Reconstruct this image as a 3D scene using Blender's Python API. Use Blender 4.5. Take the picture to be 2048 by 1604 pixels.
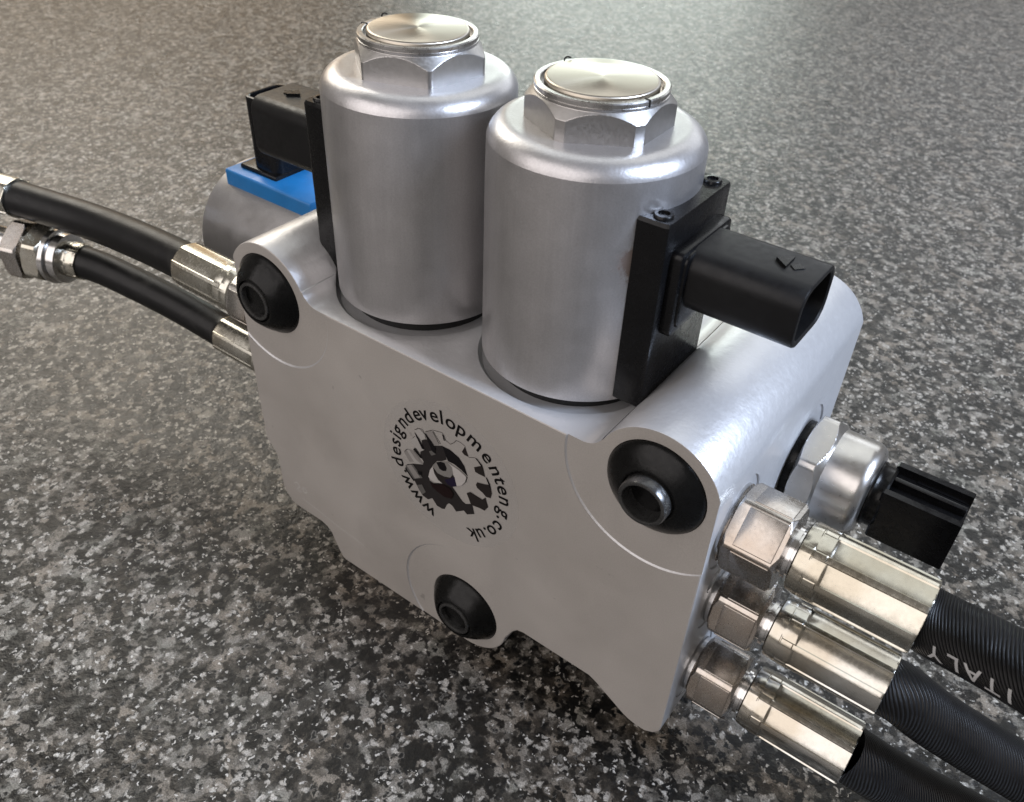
import bpy, bmesh, math, random
from mathutils import Vector, Matrix, noise
S = 0.001                      # everything below is written in millimetres
PI = math.pi
rad = math.radians
scene = bpy.context.scene
for o in list(bpy.data.objects):
    bpy.data.objects.remove(o)

# ------------------------------------------------------------------ camera
cam_data = bpy.data.cameras.new('camera')
cam = bpy.data.objects.new('camera', cam_data)
scene.collection.objects.link(cam)
scene.camera = cam
CAM = Vector((151.72, -131.69, 192.87))
cam.location = CAM * S
cam.rotation_mode = 'XYZ'
cam.matrix_world = Matrix.Translation(CAM * S) @ (Matrix.Rotation(0.6109, 4, 'Z') @ Matrix.Rotation(0.8951, 4, 'X') @ Matrix.Rotation(0.0456, 4, 'Z'))
cam_data.sensor_width = 36
cam_data.lens = 1722.7 / 2048 * 36
cam_data.clip_start = 0.005
cam_data.clip_end = 60
cam_data.dof.use_dof = True
cam_data.dof.focus_distance = 0.215
cam_data.dof.aperture_fstop = 36

# ------------------------------------------------------------------ room light
world = bpy.data.worlds.new('World')
scene.world = world
world.use_nodes = True
bg = world.node_tree.nodes['Background']
bg.inputs[0].default_value = (0.30, 0.275, 0.25, 1)
bg.inputs[1].default_value = 0.64

def area_lamp(name, loc, target, sx, sy, power, col):
    d = bpy.data.lights.new(name, 'AREA')
    d.shape = 'RECTANGLE'; d.size = sx; d.size_y = sy
    d.energy = power; d.color = col
    o = bpy.data.objects.new(name, d)
    scene.collection.objects.link(o)
    o.location = loc
    o.rotation_euler = (Vector(target) - Vector(loc)).to_track_quat('-Z', 'Y').to_euler()
    return o
area_lamp('side_window', (1.50, 0.30, 1.15), (0.06, 0.03, 0.02), 0.50, 0.75, 54, (0.66, 0.78, 1.0))
area_lamp('back_window', (-1.55, 2.75, 0.72), (-0.25, 0.5, -0.04), 1.2, 0.8, 15, (0.90, 1.0, 0.93))
area_lamp('warm_back_window', (-1.62, 0.62, 1.12), (-0.12, 0.0, -0.04), 0.85, 0.75, 14, (1.0, 0.94, 0.83))
area_lamp('rear_fill', (0.05, 2.9, 1.2), (0.15, 0.4, -0.04), 1.7, 0.9, 9, (0.92, 0.96, 1.0))  # added lamp, lifts the right-hand worktop by its reflection; no known window
area_lamp('far_left_wall_glow', (-2.7, 1.5, 0.75), (-0.4, 0.2, -0.04), 1.8, 0.9, 4.5, (1.0, 0.70, 0.40))  # stand-in lamp for a warm wall mirrored in the worktop
area_lamp('overhead_fill', (-0.40, 0.95, 1.75), (0.05, 0.05, 0), 1.9, 1.7, 11, (0.96, 1.0, 1.0))  # added bright panel overhead, gives upward metal something pale to reflect
area_lamp('front_fill', (-0.35, -1.75, 1.05), (0.03, 0, 0), 2.8, 1.9, 31, (1.0, 0.93, 0.91))  # added soft fill from the camera side for the block's front face

scene.view_settings.view_transform = 'Standard'
scene.view_settings.look = 'None'
scene.view_settings.exposure = 0
scene.view_settings.gamma = 1
scene.render.engine = 'CYCLES'

# ------------------------------------------------------------------ materials
class NT:
    def __init__(s, name):
        s.m = bpy.data.materials.new(name); s.m.use_nodes = True
        s.t = s.m.node_tree; s.b = s.t.nodes['Principled BSDF']
        s.out = s.t.nodes['Material Output']
    def n(s, typ, **kw):
        nd = s.t.nodes.new(typ)
        for k, v in kw.items():
            if k.startswith('_'): setattr(nd, k[1:], v)
            else: nd.inputs[k.replace('__', ' ')].default_value = v
        return nd
    def l(s, a, b): s.t.links.new(a, b)
    def coord(s, kind='Object'): return s.n('ShaderNodeTexCoord').outputs[kind]
    def noise(s, co, scale, detail=3, rough=0.55, dist=0):
        nd = s.n('ShaderNodeTexNoise', Scale=scale, Detail=detail, Roughness=rough, Distortion=dist)
        s.l(co, nd.inputs['Vector']); return nd
    def ramp(s, fac, stops, interp='LINEAR'):
        r = s.n('ShaderNodeValToRGB'); r.color_ramp.interpolation = interp
        e = r.color_ramp.elements
        while len(e) < len(stops): e.new(0.5)
        for i, (p, c) in enumerate(stops):
            e[i].position = p
            e[i].color = (c, c, c, 1) if isinstance(c, (int, float)) else (*c, 1)
        s.l(fac, r.inputs[0]); return r.outputs[0]
    def mix(s, fac, a, b, mode='MIX'):
        m = s.n('ShaderNodeMix', _data_type='RGBA', _blend_type=mode)
        if isinstance(fac, (int, float)): m.inputs[0].default_value = fac
        else: s.l(fac, m.inputs[0])
        for v, i in ((a, 6), (b, 7)):
            if isinstance(v, tuple): m.inputs[i].default_value = (*v, 1)
            else: s.l(v, m.inputs[i])
        return m.outputs[2]
    def math(s, op, a, b=None):
        m = s.n('ShaderNodeMath', _operation=op)
        for v, i in ((a, 0), (b, 1)):
            if v is None: continue
            if isinstance(v, (int, float)): m.inputs[i].default_value = v
            else: s.l(v, m.inputs[i])
        return m.outputs[0]
    def bump(s, h, strength, dist, normal=None):
        b = s.n('ShaderNodeBump', Strength=strength, Distance=dist)
        s.l(h, b.inputs['Height'])
        if normal is not None: s.l(normal, b.inputs['Normal'])
        return b.outputs[0]
    def set(s, **kw):
        for k, v in kw.items():
            i = s.b.inputs[k.replace('__', ' ')]
            if isinstance(v, (int, float)): i.default_value = v
            elif isinstance(v, tuple): i.default_value = (*v, 1)
            else: s.l(v, i)
        return s.m

def metal(name, col, rough, metallic=1.0, var=0.25, scale=300, bump=0.0, bscale=2500, rvar=0.15, tint=None, tscale=60):
    k = NT(name); co = k.coord()
    n1 = k.noise(co, scale, 4)
    lo = tuple(c * (1 - var) for c in col); hi = tuple(min(1, c * (1 + var)) for c in col)
    c = k.ramp(n1.outputs[0], [(0.3, lo), (0.7, hi)])
    if tint:
        n3 = k.noise(co, tscale, 3)
        c = k.mix(k.ramp(n3.outputs[0], [(0.42, 0.0), (0.66, 1.0)]), c, tint)
    n2 = k.noise(co, scale * 2.3, 3)
    r = k.ramp(n2.outputs[0], [(0.3, max(0.02, rough - rvar)), (0.75, rough + rvar)])
    k.set(Base__Color=c, Roughness=r, Metallic=metallic)
    if bump:
        n4 = k.noise(co, bscale, 2)
        k.l(k.bump(n4.outputs[0], bump, 0.0003), k.b.inputs['Normal'])
    return k.m

def plastic(name, col, rough=0.45, bump=0.0, bscale=3000, var=0.2, ior=1.48, spec=0.5):
    k = NT(name); co = k.coord()
    n1 = k.noise(co, 120, 4)
    c = k.ramp(n1.outputs[0], [(0.3, tuple(x * (1 - var) for x in col)), (0.7, tuple(x * (1 + var) for x in col))])
    n2 = k.noise(co, 500, 3)
    r = k.ramp(n2.outputs[0], [(0.3, rough - 0.08), (0.7, rough + 0.08)])
    k.set(Base__Color=c, Roughness=r, IOR=ior, Specular__IOR__Level=spec)
    if bump:
        n4 = k.noise(co, bscale, 3)
        k.l(k.bump(n4.outputs[0], bump, 0.0003), k.b.inputs['Normal'])
    return k.m

def mat_worktop():
    k = NT('speckled_worktop'); co = k.coord()
    wob = k.noise(co, 320, 3, 0.6)
    mp = k.n('ShaderNodeVectorMath', _operation='MULTIPLY_ADD')
    k.l(wob.outputs['Color'], mp.inputs[0]); mp.inputs[1].default_value = (0.0055,) * 3
    k.l(co, mp.inputs[2])
    co2 = mp.outputs[0]
    v1 = k.n('ShaderNodeTexVoronoi', Scale=310.0, Randomness=1.0, _feature='SMOOTH_F1'); k.l(co2, v1.inputs['Vector'])
    v1.inputs['Smoothness'].default_value = 0.35
    v2 = k.n('ShaderNodeTexVoronoi', Scale=460.0, Randomness=1.0); k.l(co2, v2.inputs['Vector'])
    v3 = k.n('ShaderNodeTexVoronoi', Scale=820.0, Randomness=1.0); k.l(co2, v3.inputs['Vector'])
    sep1 = k.n('ShaderNodeSeparateColor'); k.l(v1.outputs['Color'], sep1.inputs[0])
    sep2 = k.n('ShaderNodeSeparateColor'); k.l(v2.outputs['Color'], sep2.inputs[0])
    sep3 = k.n('ShaderNodeSeparateColor'); k.l(v3.outputs['Color'], sep3.inputs[0])
    big = k.noise(co, 135, 5, 0.72)
    g1 = k.math('ADD', k.math('MULTIPLY', sep1.outputs[0], 0.50), k.math('MULTIPLY', big.outputs[0], 0.95))
    tone = k.ramp(g1, [(0.42, (0.003, 0.0028, 0.0025)), (0.60, (0.0085, 0.0074, 0.0062)), (0.76, (0.044, 0.039, 0.0325)), (0.95, (0.185, 0.168, 0.145))])
    tint = k.ramp(k.noise(co, 75, 2).outputs[0], [(0.35, (1.0, 0.93, 0.86)), (0.55, (1, 1, 1)), (0.7, (0.92, 0.97, 0.96))])
    tone = k.mix(1.0, tone, tint, 'MULTIPLY')
    # pale chips with a soft edge, black pinholes
    chip = k.math('MULTIPLY', k.ramp(sep2.outputs[1], [(0.76, 0.0), (0.80, 1.0)]), k.ramp(v2.outputs['Distance'], [(0.28, 1.0), (0.62, 0.0)]))
    tone = k.mix(k.math('MULTIPLY', chip, 0.95), tone, (0.34, 0.316, 0.28))
    chip2 = k.math('MULTIPLY', k.ramp(sep3.outputs[0], [(0.86, 0.0), (0.88, 1.0)]), k.ramp(v3.outputs['Distance'], [(0.25, 1.0), (0.5, 0.0)]))
    tone = k.mix(k.math('MULTIPLY', chip2, 0.95), tone, (0.47, 0.445, 0.405))
    pit = k.math('MULTIPLY', k.ramp(sep2.outputs[2], [(0.34, 1.0), (0.38, 0.0)]), k.ramp(v2.outputs['Distance'], [(0.30, 1.0), (0.60, 0.0)]))
    tone = k.mix(pit, tone, (0.004, 0.004, 0.004))
    fine = k.noise(co, 2200, 3, 0.6)
    tone = k.mix(0.55, tone, k.ramp(fine.outputs[0], [(0.33, 0.25), (0.67, 1.75)]), 'MULTIPLY')
    rgh = k.ramp(sep1.outputs[1], [(0.0, 0.27), (1.0, 0.42)])
    k.set(Base__Color=tone, Roughness=rgh, IOR=1.45)
    nb = k.noise(co, 480, 4, 0.62)
    k.l(k.bump(nb.outputs[0], 0.6, 0.0008), k.b.inputs['Normal'])
    return k.m

def mat_cast():
    k = NT('silver_cast_finish'); co = k.coord()
    n1 = k.noise(co, 60, 4); n2 = k.noise(co, 900, 3)
    c = k.ramp(n1.outputs[0], [(0.3, (0.53, 0.53, 0.54)), (0.7, (0.57, 0.57, 0.58))])
    pit = k.ramp(k.noise(co, 420, 2).outputs[0], [(0.62, 0.0), (0.70, 1.0)])
    c = k.mix(k.math('MULTIPLY', pit, 0.12), c, (0.75, 0.75, 0.76))
    k.set(Base__Color=c, Metallic=0.45, Roughness=k.ramp(n2.outputs[0], [(0.3, 0.33), (0.7, 0.41)]))
    h = k.math('ADD', k.math('MULTIPLY', k.noise(co, 260, 3, 0.6).outputs[0], 1.0), k.math('MULTIPLY', k.noise(co, 1100, 2).outputs[0], 0.25))
    k.l(k.bump(h, 0.22, 0.0006), k.b.inputs['Normal'])
    return k.m

def mat_face():
    k = NT('machined_front_face'); co = k.coord()
    n1 = k.noise(co, 22, 3); n2 = k.noise(co, 3200, 2)
    c = k.ramp(n1.outputs[0], [(0.3, (0.46, 0.43, 0.40)), (0.7, (0.53, 0.50, 0.47))])
    c = k.mix(0.5, c, k.ramp(n2.outputs[0], [(0.3, 0.86), (0.7, 1.14)]), 'MULTIPLY')
    dirt = k.ramp(k.noise(co, 190, 2).outputs[0], [(0.74, 0.0), (0.78, 1.0)])
    c = k.mix(k.math('MULTIPLY', dirt, 0.45), c, (0.22, 0.20, 0.19))
    mpn = k.n('ShaderNodeMapping'); mpn.inputs['Rotation'].default_value = (0, 0.5, 0); mpn.inputs['Scale'].default_value = (14, 1, 260); k.l(co, mpn.inputs[0])
    scr = k.ramp(k.noise(mpn.outputs[0], 9, 3, 0.7).outputs[0], [(0.66, 0.0), (0.74, 1.0)])
    c = k.mix(k.math('MULTIPLY', scr, 0.10), c, (0.75, 0.73, 0.70))
    smear = k.noise(co, 38, 4, 0.6, 0.8)
    k.set(Base__Color=c, Metallic=0.40, Roughness=k.ramp(smear.outputs[0], [(0.35, 0.44), (0.65, 0.60)]))
    k.l(k.bump(n2.outputs[0], 0.25, 0.0002), k.b.inputs['Normal'])
    return k.m

def mat_coil(name, rust=None):
    k = NT(name); co = k.coord()
    n1 = k.noise(co, 45, 4)
    c = k.ramp(n1.outputs[0], [(0.3, (0.49, 0.48, 0.485)), (0.7, (0.53, 0.52, 0.525))])
    n2 = k.noise(co, 2600, 2)
    c = k.mix(0.4, c, k.ramp(n2.outputs[0], [(0.3, 0.85), (0.7, 1.15)]), 'MULTIPLY')
    rgh = k.ramp(k.noise(co, 140, 3).outputs[0], [(0.3, 0.30), (0.7, 0.42)])
    if rust:
        d = k.n('ShaderNodeVectorMath', _operation='DISTANCE'); k.l(co, d.inputs[0]); d.inputs[1].default_value = rust
        nn = k.noise(co, 520, 4, 0.7)
        m = k.math('SUBTRACT', k.math('MULTIPLY', k.ramp(d.outputs['Value'], [(0.0, 1.0), (0.0085, 0.0)]), 1.35), nn.outputs[0])
        m = k.ramp(m, [(0.02, 0.0), (0.30, 1.0)])
        c = k.mix(k.math('MULTIPLY', m, 0.62), c, (0.16, 0.085, 0.045))
        rgh = k.mix(m, rgh, (0.75, 0.75, 0.75))
    mpn = k.n('ShaderNodeMapping'); mpn.inputs['Scale'].default_value = (60, 60, 3); k.l(co, mpn.inputs[0])
    scr = k.ramp(k.noise(mpn.outputs[0], 8, 4, 0.7).outputs[0], [(0.35, 0.965), (0.65, 1.03)])
    c = k.mix(1.0, c, scr, 'MULTIPLY')
    k.set(Base__Color=c, Metallic=0.85, Roughness=rgh)
    h = k.noise(co, 1500, 2)
    k.l(k.bump(h.outputs[0], 0.12, 0.0003), k.b.inputs['Normal'])
    return k.m

def mat_turned(name, col):
    k = NT(name); co = k.coord('Generated')
    t = k.n('ShaderNodeTangent', _direction_type='RADIAL', _axis='Z')
    k.set(Base__Color=col, Metallic=1.0, Roughness=0.30, Anisotropic=0.85)
    k.l(t.outputs[0], k.b.inputs['Tangent'])
    return k.m

def mat_hose(name, ribs=False):
    k = NT(name); co = k.coord()
    n1 = k.noise(co, 150, 4)
    c = k.ramp(n1.outputs[0], [(0.3, (0.003, 0.003, 0.0034)), (0.7, (0.006, 0.006, 0.0065))])
    dust = k.ramp(k.noise(co, 55, 4, 0.65, 1.5).outputs[0], [(0.56, 0.0), (0.75, 1.0)])
    c = k.mix(k.math('MULTIPLY', dust, 0.06 if ribs else 0.2), c, (0.10, 0.095, 0.085))
    k.set(Base__Color=c, Roughness=k.ramp(n1.outputs[0], [(0.3, 0.34), (0.7, 0.46)]), IOR=1.5, Specular__IOR__Level=0.28)
    nb = k.bump(k.noise(co, 1300, 3).outputs[0], 0.12, 0.0003)
    if ribs:                   # cloth-wrap impression: fine helical ridges
        at = k.n('ShaderNodeAttribute'); at.attribute_name = 'hose_coord'
        sx = k.n('ShaderNodeSeparateXYZ'); k.l(at.outputs['Vector'], sx.inputs[0])
        ang = k.math('ARCTAN2', sx.outputs[2], sx.outputs[1])
        wob = k.math('MULTIPLY', k.noise(co, 130, 2).outputs[0], 0.0006)
        ph = k.math('ADD', k.math('MULTIPLY', k.math('ADD', sx.outputs[0], wob), 2 * PI / 0.00088), k.math('MULTIPLY', ang, -30.0))
        h = k.math('POWER', k.math('ADD', k.math('MULTIPLY', k.math('SINE', ph), 0.5), 0.5), 0.7)
        nb = k.bump(h, 1.0, 0.00030, nb)
    k.l(nb, k.b.inputs['Normal'])
    return k.m

def mat_film():
    k = NT('clear_sticker_film')
    k.set(Base__Color=(0.55, 0.54, 0.53), Roughness=0.30, Alpha=0.15)
    return k.m

M = dict(
    worktop=mat_worktop(), cast=mat_cast(), face=mat_face(),
    coil=mat_coil('coil_shell'), rustcoil=None,
    nut=metal('nut_steel', (0.43, 0.42, 0.41), 0.40, var=0.06, scale=700, bump=0.03, rvar=0.06),
    brass=mat_turned('turned_cap', (0.47, 0.43, 0.365)),
    ring=metal('lock_ring_steel', (0.55, 0.54, 0.53), 0.30, var=0.06, rvar=0.06),
    black=plastic('black_connector_plastic', (0.004, 0.004, 0.0045), 0.26, bump=0.05, spec=0.26),
    satin=plastic('satin_black_plastic', (0.007, 0.007, 0.0075), 0.40, bump=0.08, spec=0.27),
    rubber=plastic('black_rubber', (0.003, 0.003, 0.003), 0.28, bump=0.12, bscale=900, spec=0.24),
    blue=plastic('blue_coil_plastic', (0.010, 0.155, 0.42), 0.42, var=0.1),
    zinc=metal('yellow_zinc_ferrule', (0.60, 0.585, 0.52), 0.24, var=0.08, scale=420, bump=0.02, bscale=700, tint=(0.47, 0.43, 0.35), tscale=55, rvar=0.07),
    zinc2=metal('bright_zinc_ferrule', (0.60, 0.60, 0.57), 0.19, var=0.08, scale=420, bump=0.02, bscale=700, tint=(0.46, 0.42, 0.35), tscale=55, rvar=0.06),
    brownnut=metal('tarnished_zinc_nut', (0.54, 0.52, 0.495), 0.26, var=0.07, scale=500, bump=0.03, bscale=900, tint=(0.41, 0.355, 0.305), tscale=60, rvar=0.06),
    bright=metal('bright_steel', (0.62, 0.61, 0.60), 0.20, var=0.05, scale=300, rvar=0.05),
    hose=mat_hose('black_hose_rubber'), ribhose=mat_hose('ribbed_hose_rubber', True),
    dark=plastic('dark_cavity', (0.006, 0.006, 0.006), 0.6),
    ink=plastic('black_ink', (0.006, 0.0055, 0.0055), 0.7, spec=0.1),
    screw=metal('dark_screw', (0.13, 0.13, 0.14), 0.3, var=0.1, rvar=0.05),
    swbody=metal('brushed_steel', (0.60, 0.585, 0.565), 0.31, var=0.05, scale=300, rvar=0.04),
    white=plastic('white_ink', (0.42, 0.42, 0.42), 0.6),
    film=mat_film(),
)
M['rustcoil'] = mat_coil('rust_marked_coil_shell', rust=(0.0445, -0.0305, 0.1445))
def ink(name, c): return plastic(name, c, 0.65, var=0.08, spec=0.15)
INK = dict(body=ink('ink_charcoal', (0.022, 0.019, 0.019)), black=ink('ink_black', (0.006, 0.005, 0.006)), mid=ink('ink_grey', (0.11, 0.105, 0.10)),
           soft=ink('ink_soft_grey', (0.24, 0.225, 0.215)), pale=ink('ink_pale', (0.36, 0.345, 0.33)), eye=ink('ink_eye_white', (0.44, 0.42, 0.405)), iris=ink('ink_iris', (0.20, 0.19, 0.18)),
           purple=ink('ink_purple', (0.013, 0.009, 0.026)), red=ink('ink_dark_red', (0.012, 0.005, 0.005)), brown=ink('ink_brown_black', (0.020, 0.016, 0.015)))

# ------------------------------------------------------------------ mesh helpers
def mesh_obj(name, verts, faces, mat, parent=None, origin=(0, 0, 0), smooth=True, angle=32):
    O = Vector(origin)
    me = bpy.data.meshes.new(name)
    me.from_pydata([tuple((Vector(v) - O) * S) for v in verts], [], faces)
    me.validate()
    bm = bmesh.new(); bm.from_mesh(me); bmesh.ops.remove_doubles(bm, verts=bm.verts, dist=1e-7)
    bmesh.ops.recalc_face_normals(bm, faces=bm.faces); bm.to_mesh(me); bm.free()
    return finish(name, me, mat, parent, smooth, angle)

def finish(name, me, mat, parent, smooth=True, angle=32):
    if mat is not None and not me.materials: me.materials.append(mat)
    if smooth:
        me.polygons.foreach_set('use_smooth', [True] * len(me.polygons))
        me.set_sharp_from_angle(angle=rad(angle))
    o = bpy.data.objects.new(name, me)
    scene.collection.objects.link(o)
    if parent is not None: o.parent = parent
    return o

def frame(d, ref=(0, 0, 1)):
    d = Vector(d).normalized(); r = Vector(ref)
    if abs(d.dot(r)) > 0.99: r = Vector((0, 1, 0))
    u = (r - d * r.dot(d)).normalized()
    return d, u, d.cross(u)

class G:                      # collects geometry in mm
    def __init__(s): s.v = []; s.f = []
    def revolve(s, c, d, prof, n=64, fn=None, ref=(0, 0, 1), close=False):
        """prof: list of (distance along d, radius); fn(theta, s, r) -> r"""
        c = Vector(c); d, u, w = frame(d, ref)
        rings = []
        for (t, r) in prof:
            if r <= 1e-6:
                s.v.append(c + d * t); rings.append([len(s.v) - 1]); continue
            ids = []
            for i in range(n):
                th = 2 * PI * i / n
                rr = fn(th, t, r) if fn else r
                s.v.append(c + d * t + (u * math.cos(th) + w * math.sin(th)) * rr); ids.append(len(s.v) - 1)
            rings.append(ids)
        prs = list(zip(rings[:-1], rings[1:]))
        if close: prs.append((rings[-1], rings[0]))
        for a, b in prs:
            for i in range(n):
                j = (i + 1) % n
                if len(a) == 1 and len(b) == 1: continue
                if len(a) == 1: s.f.append((a[0], b[i], b[j]))
                elif len(b) == 1: s.f.append((a[i], a[j], b[0]))
                else: s.f.append((a[i], a[j], b[j], b[i]))
        return s
    def prism(s, pts, a, b, cap=True):
        """pts: function-free list of 3D points (loop) extruded from offset a to b (vectors)"""
        n = len(pts); a = Vector(a); b = Vector(b); k = len(s.v)
        s.v += [Vector(p) + a for p in pts] + [Vector(p) + b for p in pts]
        for i in range(n):
            j = (i + 1) % n; s.f.append((k + i, k + j, k + n + j, k + n + i))
        if cap: s.f.append(tuple(range(k + n - 1, k - 1, -1))); s.f.append(tuple(range(k + n, k + 2 * n)))
        return s
    def loft(s, loops, cap0=True, cap1=True):
        k = len(s.v); n = len(loops[0])
        for l in loops: s.v += [Vector(p) for p in l]
        for q in range(len(loops) - 1):
            for i in range(n):
                j = (i + 1) % n; a = k + q * n
                s.f.append((a + i, a + j, a + n + j, a + n + i))
        if cap0: s.f.append(tuple(range(k + n - 1, k - 1, -1)))
        if cap1: s.f.append(tuple(range(k + (len(loops) - 1) * n, k + len(loops) * n)))
        return s
    def obj(s, name, mat, parent=None, origin=(0, 0, 0), angle=32, smooth=True):
        return mesh_obj(name, s.v, s.f, mat, parent, origin, smooth, angle)

def rrect(hw, hh, r, n=6):
    """rounded rectangle loop, centred"""
    out = []
    for (cx, cy, a0) in ((hw - r, hh - r, 0), (-hw + r, hh - r, 90), (-hw + r, -hh + r, 180), (hw - r, -hh + r, 270)):
        for i in range(n + 1):
            a = rad(a0 + 90 * i / n); out.append((cx + r * math.cos(a), cy + r * math.sin(a)))
    return out

def rbox(g, c, ax, ay, az, hx, hy, hz, r=0.6, e=0.5):
    """box with rounded edges: profile in (ay,az), lofted along ax"""
    c = Vector(c); ax = Vector(ax); ay = Vector(ay); az = Vector(az)
    loops = []
    for t, ins in ((-hx, e), (-hx + e * 0.3, e * 0.3), (-hx + e, 0), (hx - e, 0), (hx - e * 0.3, e * 0.3), (hx, e)):
        loops.append([c + ax * t + ay * p + az * q for p, q in rrect(hy - ins, hz - ins, max(0.05, r - ins * 0.5), 4)])
    g.loft(loops)
    return g

def hexfn(a, clip, zc, slope, off, flip=None):
    """radius of a hexagon (apothem a), corners clipped, chamfered by cones at the ends"""
    def fn(th, t, r):
        ph = (th - off + PI / 6) % (PI / 3) - PI / 6
        rr = min(a / math.cos(ph), clip)
        return min(rr, r)
    return fn

def hexprof(L, clip, ch0, ch1, drop=1.6, steps=8):
    """profile for a chamfered hexagon of length L: radial limit r(t)"""
    p = [(0, 0.001)]
    for i in range(steps + 1):
        if ch0: p.append((ch0 * i / steps, clip - drop + drop * i / steps))
    if not ch0: p.append((0, clip))
    m = 6
    for i in range(1, m): p.append((ch0 + (L - ch0 - ch1) * i / m, clip))
    if ch1:
        for i in range(steps + 1): p.append((L - ch1 + ch1 * i / steps, clip - drop * i / steps))
    else: p.append((L, clip))
    p.append((L, 0.001))
    return p

def thing(name, label, cat, loc, group=None):
    o = bpy.data.objects.new(name, None)
    scene.collection.objects.link(o)
    o.location = Vector(loc) * S; o.empty_display_size = 0.01
    o['label'] = label; o['category'] = cat
    if group: o['group'] = group
    return o

def smooth_path(pts, n=80):
    """Catmull-Rom through pts -> n+1 points"""
    P = [Vector(p) for p in pts]; P = [2 * P[0] - P[1]] + P + [2 * P[-1] - P[-2]]
    out = []; seg = len(P) - 3
    for i in range(n + 1):
        t = i / n * seg; k = min(int(t), seg - 1); t -= k
        a, b, c, d = P[k:k + 4]
        out.append(0.5 * ((2 * b) + (c - a) * t + (2 * a - 5 * b + 4 * c - d) * t * t + (3 * b - a - 3 * c + d) * t ** 3))
    # resample evenly
    L = [0]
    for i in range(n): L.append(L[-1] + (out[i + 1] - out[i]).length)
    return out, L
def sweep(g, pts, L, step, r, nseg=56, fn=None, ref=(0, 0, 1), caps=True):
    tot = L[-1]; m = max(4, int(tot / step)); frames = []
    up = None; k = 0
    for i in range(m + 1):
        s = tot * i / m
        while k < len(L) - 2 and L[k + 1] < s: k += 1
        t = (s - L[k]) / max(1e-9, L[k + 1] - L[k])
        p = pts[k].lerp(pts[k + 1], t)
        d0 = (pts[min(k + 1, len(pts) - 1)] - pts[max(k - 1, 0)]).normalized(); d1 = (pts[min(k + 2, len(pts) - 1)] - pts[k]).normalized()
        d = d0.lerp(d1, t).normalized()
        up = Vector(ref) if up is None else up
        up = (up - d * up.dot(d)).normalized()
        frames.append((s, p, d, up, d.cross(up)))
    base = len(g.v)
    for (s, p, d, u, w) in frames:
        for j in range(nseg):
            th = 2 * PI * j / nseg; rr = fn(th, s) if fn else r
            g.v.append(p + (u * math.cos(th) + w * math.sin(th)) * rr)
    for i in range(m):
        for j in range(nseg):
            a = base + i * nseg; q = (j + 1) % nseg
            g.f.append((a + j, a + q, a + nseg + q, a + nseg + j))
    if caps:
        g.f.append(tuple(range(base + nseg - 1, base - 1, -1))); g.f.append(tuple(range(base + m * nseg, base + (m + 1) * nseg)))
    return frames

# ------------------------------------------------------------------ worktop
ZT = -42.2
g = G(); g.v = [Vector((x, y, z)) for z in (ZT, ZT - 38) for x, y in ((-2600, -700), (700, -700), (700, 2600), (-2600, 2600))]
g.f = [(0, 1, 2, 3), (7, 6, 5, 4)] + [(i, 4 + i, 4 + (i + 1) % 4, (i + 1) % 4) for i in range(4)]
wt = g.obj('worktop', M['worktop'], smooth=False)
wt['kind'] = 'structure'

# ------------------------------------------------------------------ the valve
VO = (36, 45, ZT)
valve = thing('hydraulic_valve', 'silver hydraulic valve block with two upright solenoid coils standing on the speckled worktop', 'valve', VO)
XL, XR, D = -41.7, 114.3, 90.0
def arc(cx, cz, r, a0, a1, n): return [(cx + r * math.cos(rad(a0 + (a1 - a0) * i / n)), cz + r * math.sin(rad(a0 + (a1 - a0) * i / n))) for i in range(n + 1)]
RB = 15.8
prof = []
# up the right side, over the right boss, along the top, over the left boss, down the left and along the foot
a_r = math.degrees(math.asin(4.96 / RB))
prof += [(114.3, -22.5)]
prof += arc(99.3, 59.3, RB, math.degrees(math.acos(15.0 / RB)), 158, 22)
prof += arc(99.3 - 21.6 * math.cos(rad(22)), 59.3 + 21.6 * math.sin(rad(22)) + 0.6, 5.8, -22, -90, 8)
prof += arc(-27.8 + 22.3 * math.cos(rad(24)), 59.2 + 22.3 * math.sin(rad(24)) - 0.35, 6.0, -90, -156, 8)
prof += arc(-27.8, 59.2, RB, 24, 180 - math.degrees(math.acos(13.9 / RB)), 22)
prof += [(-41.7, -2.6), (-41.0, -4.2), (-38.2, -7.6), (-37.2, -10.5), (-37.1, -22.5), (-36.0, -26.0), (-33.4, -28.6), (-31, -29.3), (-19, -29.4), (-16.2, -30.3), (-14.4, -32.2), (-11.4, -39.2), (-10.2, -41.4), (-8.6, -42.2)]
prof += arc(45, -26.2, 16.0, -90, -8, 14)
prof += [(62.2, -25.6), (63.6, -22.8), (65.2, -20.9), (67.4, -20.3), (90.4, -20.4), (92.6, -21.4), (102.4, -27.7), (104.6, -28.7), (107, -29.2), (110, -29.1), (112.4, -27.6), (114.0, -25.0)]
# drop near-duplicate points
pp = []
for p_ in prof:
    if not pp or math.hypot(p_[0] - pp[-1][0], p_[1] - pp[-1][1]) > 0.15: pp.append(p_)
prof = pp
def inset(P, d):
    out = []; n = len(P)
    for i in range(n):
        a, b, c = P[i - 1], P[i], P[(i + 1) % n]
        e1 = Vector((b[0] - a[0], b[1] - a[1])).normalized(); e2 = Vector((c[0] - b[0], c[1] - b[1])).normalized()
        n1 = Vector((-e1.y, e1.x)); n2 = Vector((-e2.y, e2.x))
        m = (n1 + n2); k = max(0.5, 1 + n1.dot(n2))
        m = m / k
        out.append((b[0] + m.x * d, b[1] + m.y * d))
    return out
loops = []
for y, d in ((0, 0.38), (0.12, 0.12), (0.4, 0), (D - 0.5, 0), (D - 0.14, 0.14), (D, 0.5)):
    loops.append([Vector((x, y, z)) for x, z in inset(prof, d)])
g = G().loft(loops)
body = g.obj('manifold_block', None, valve, VO)
cutters = []
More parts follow.
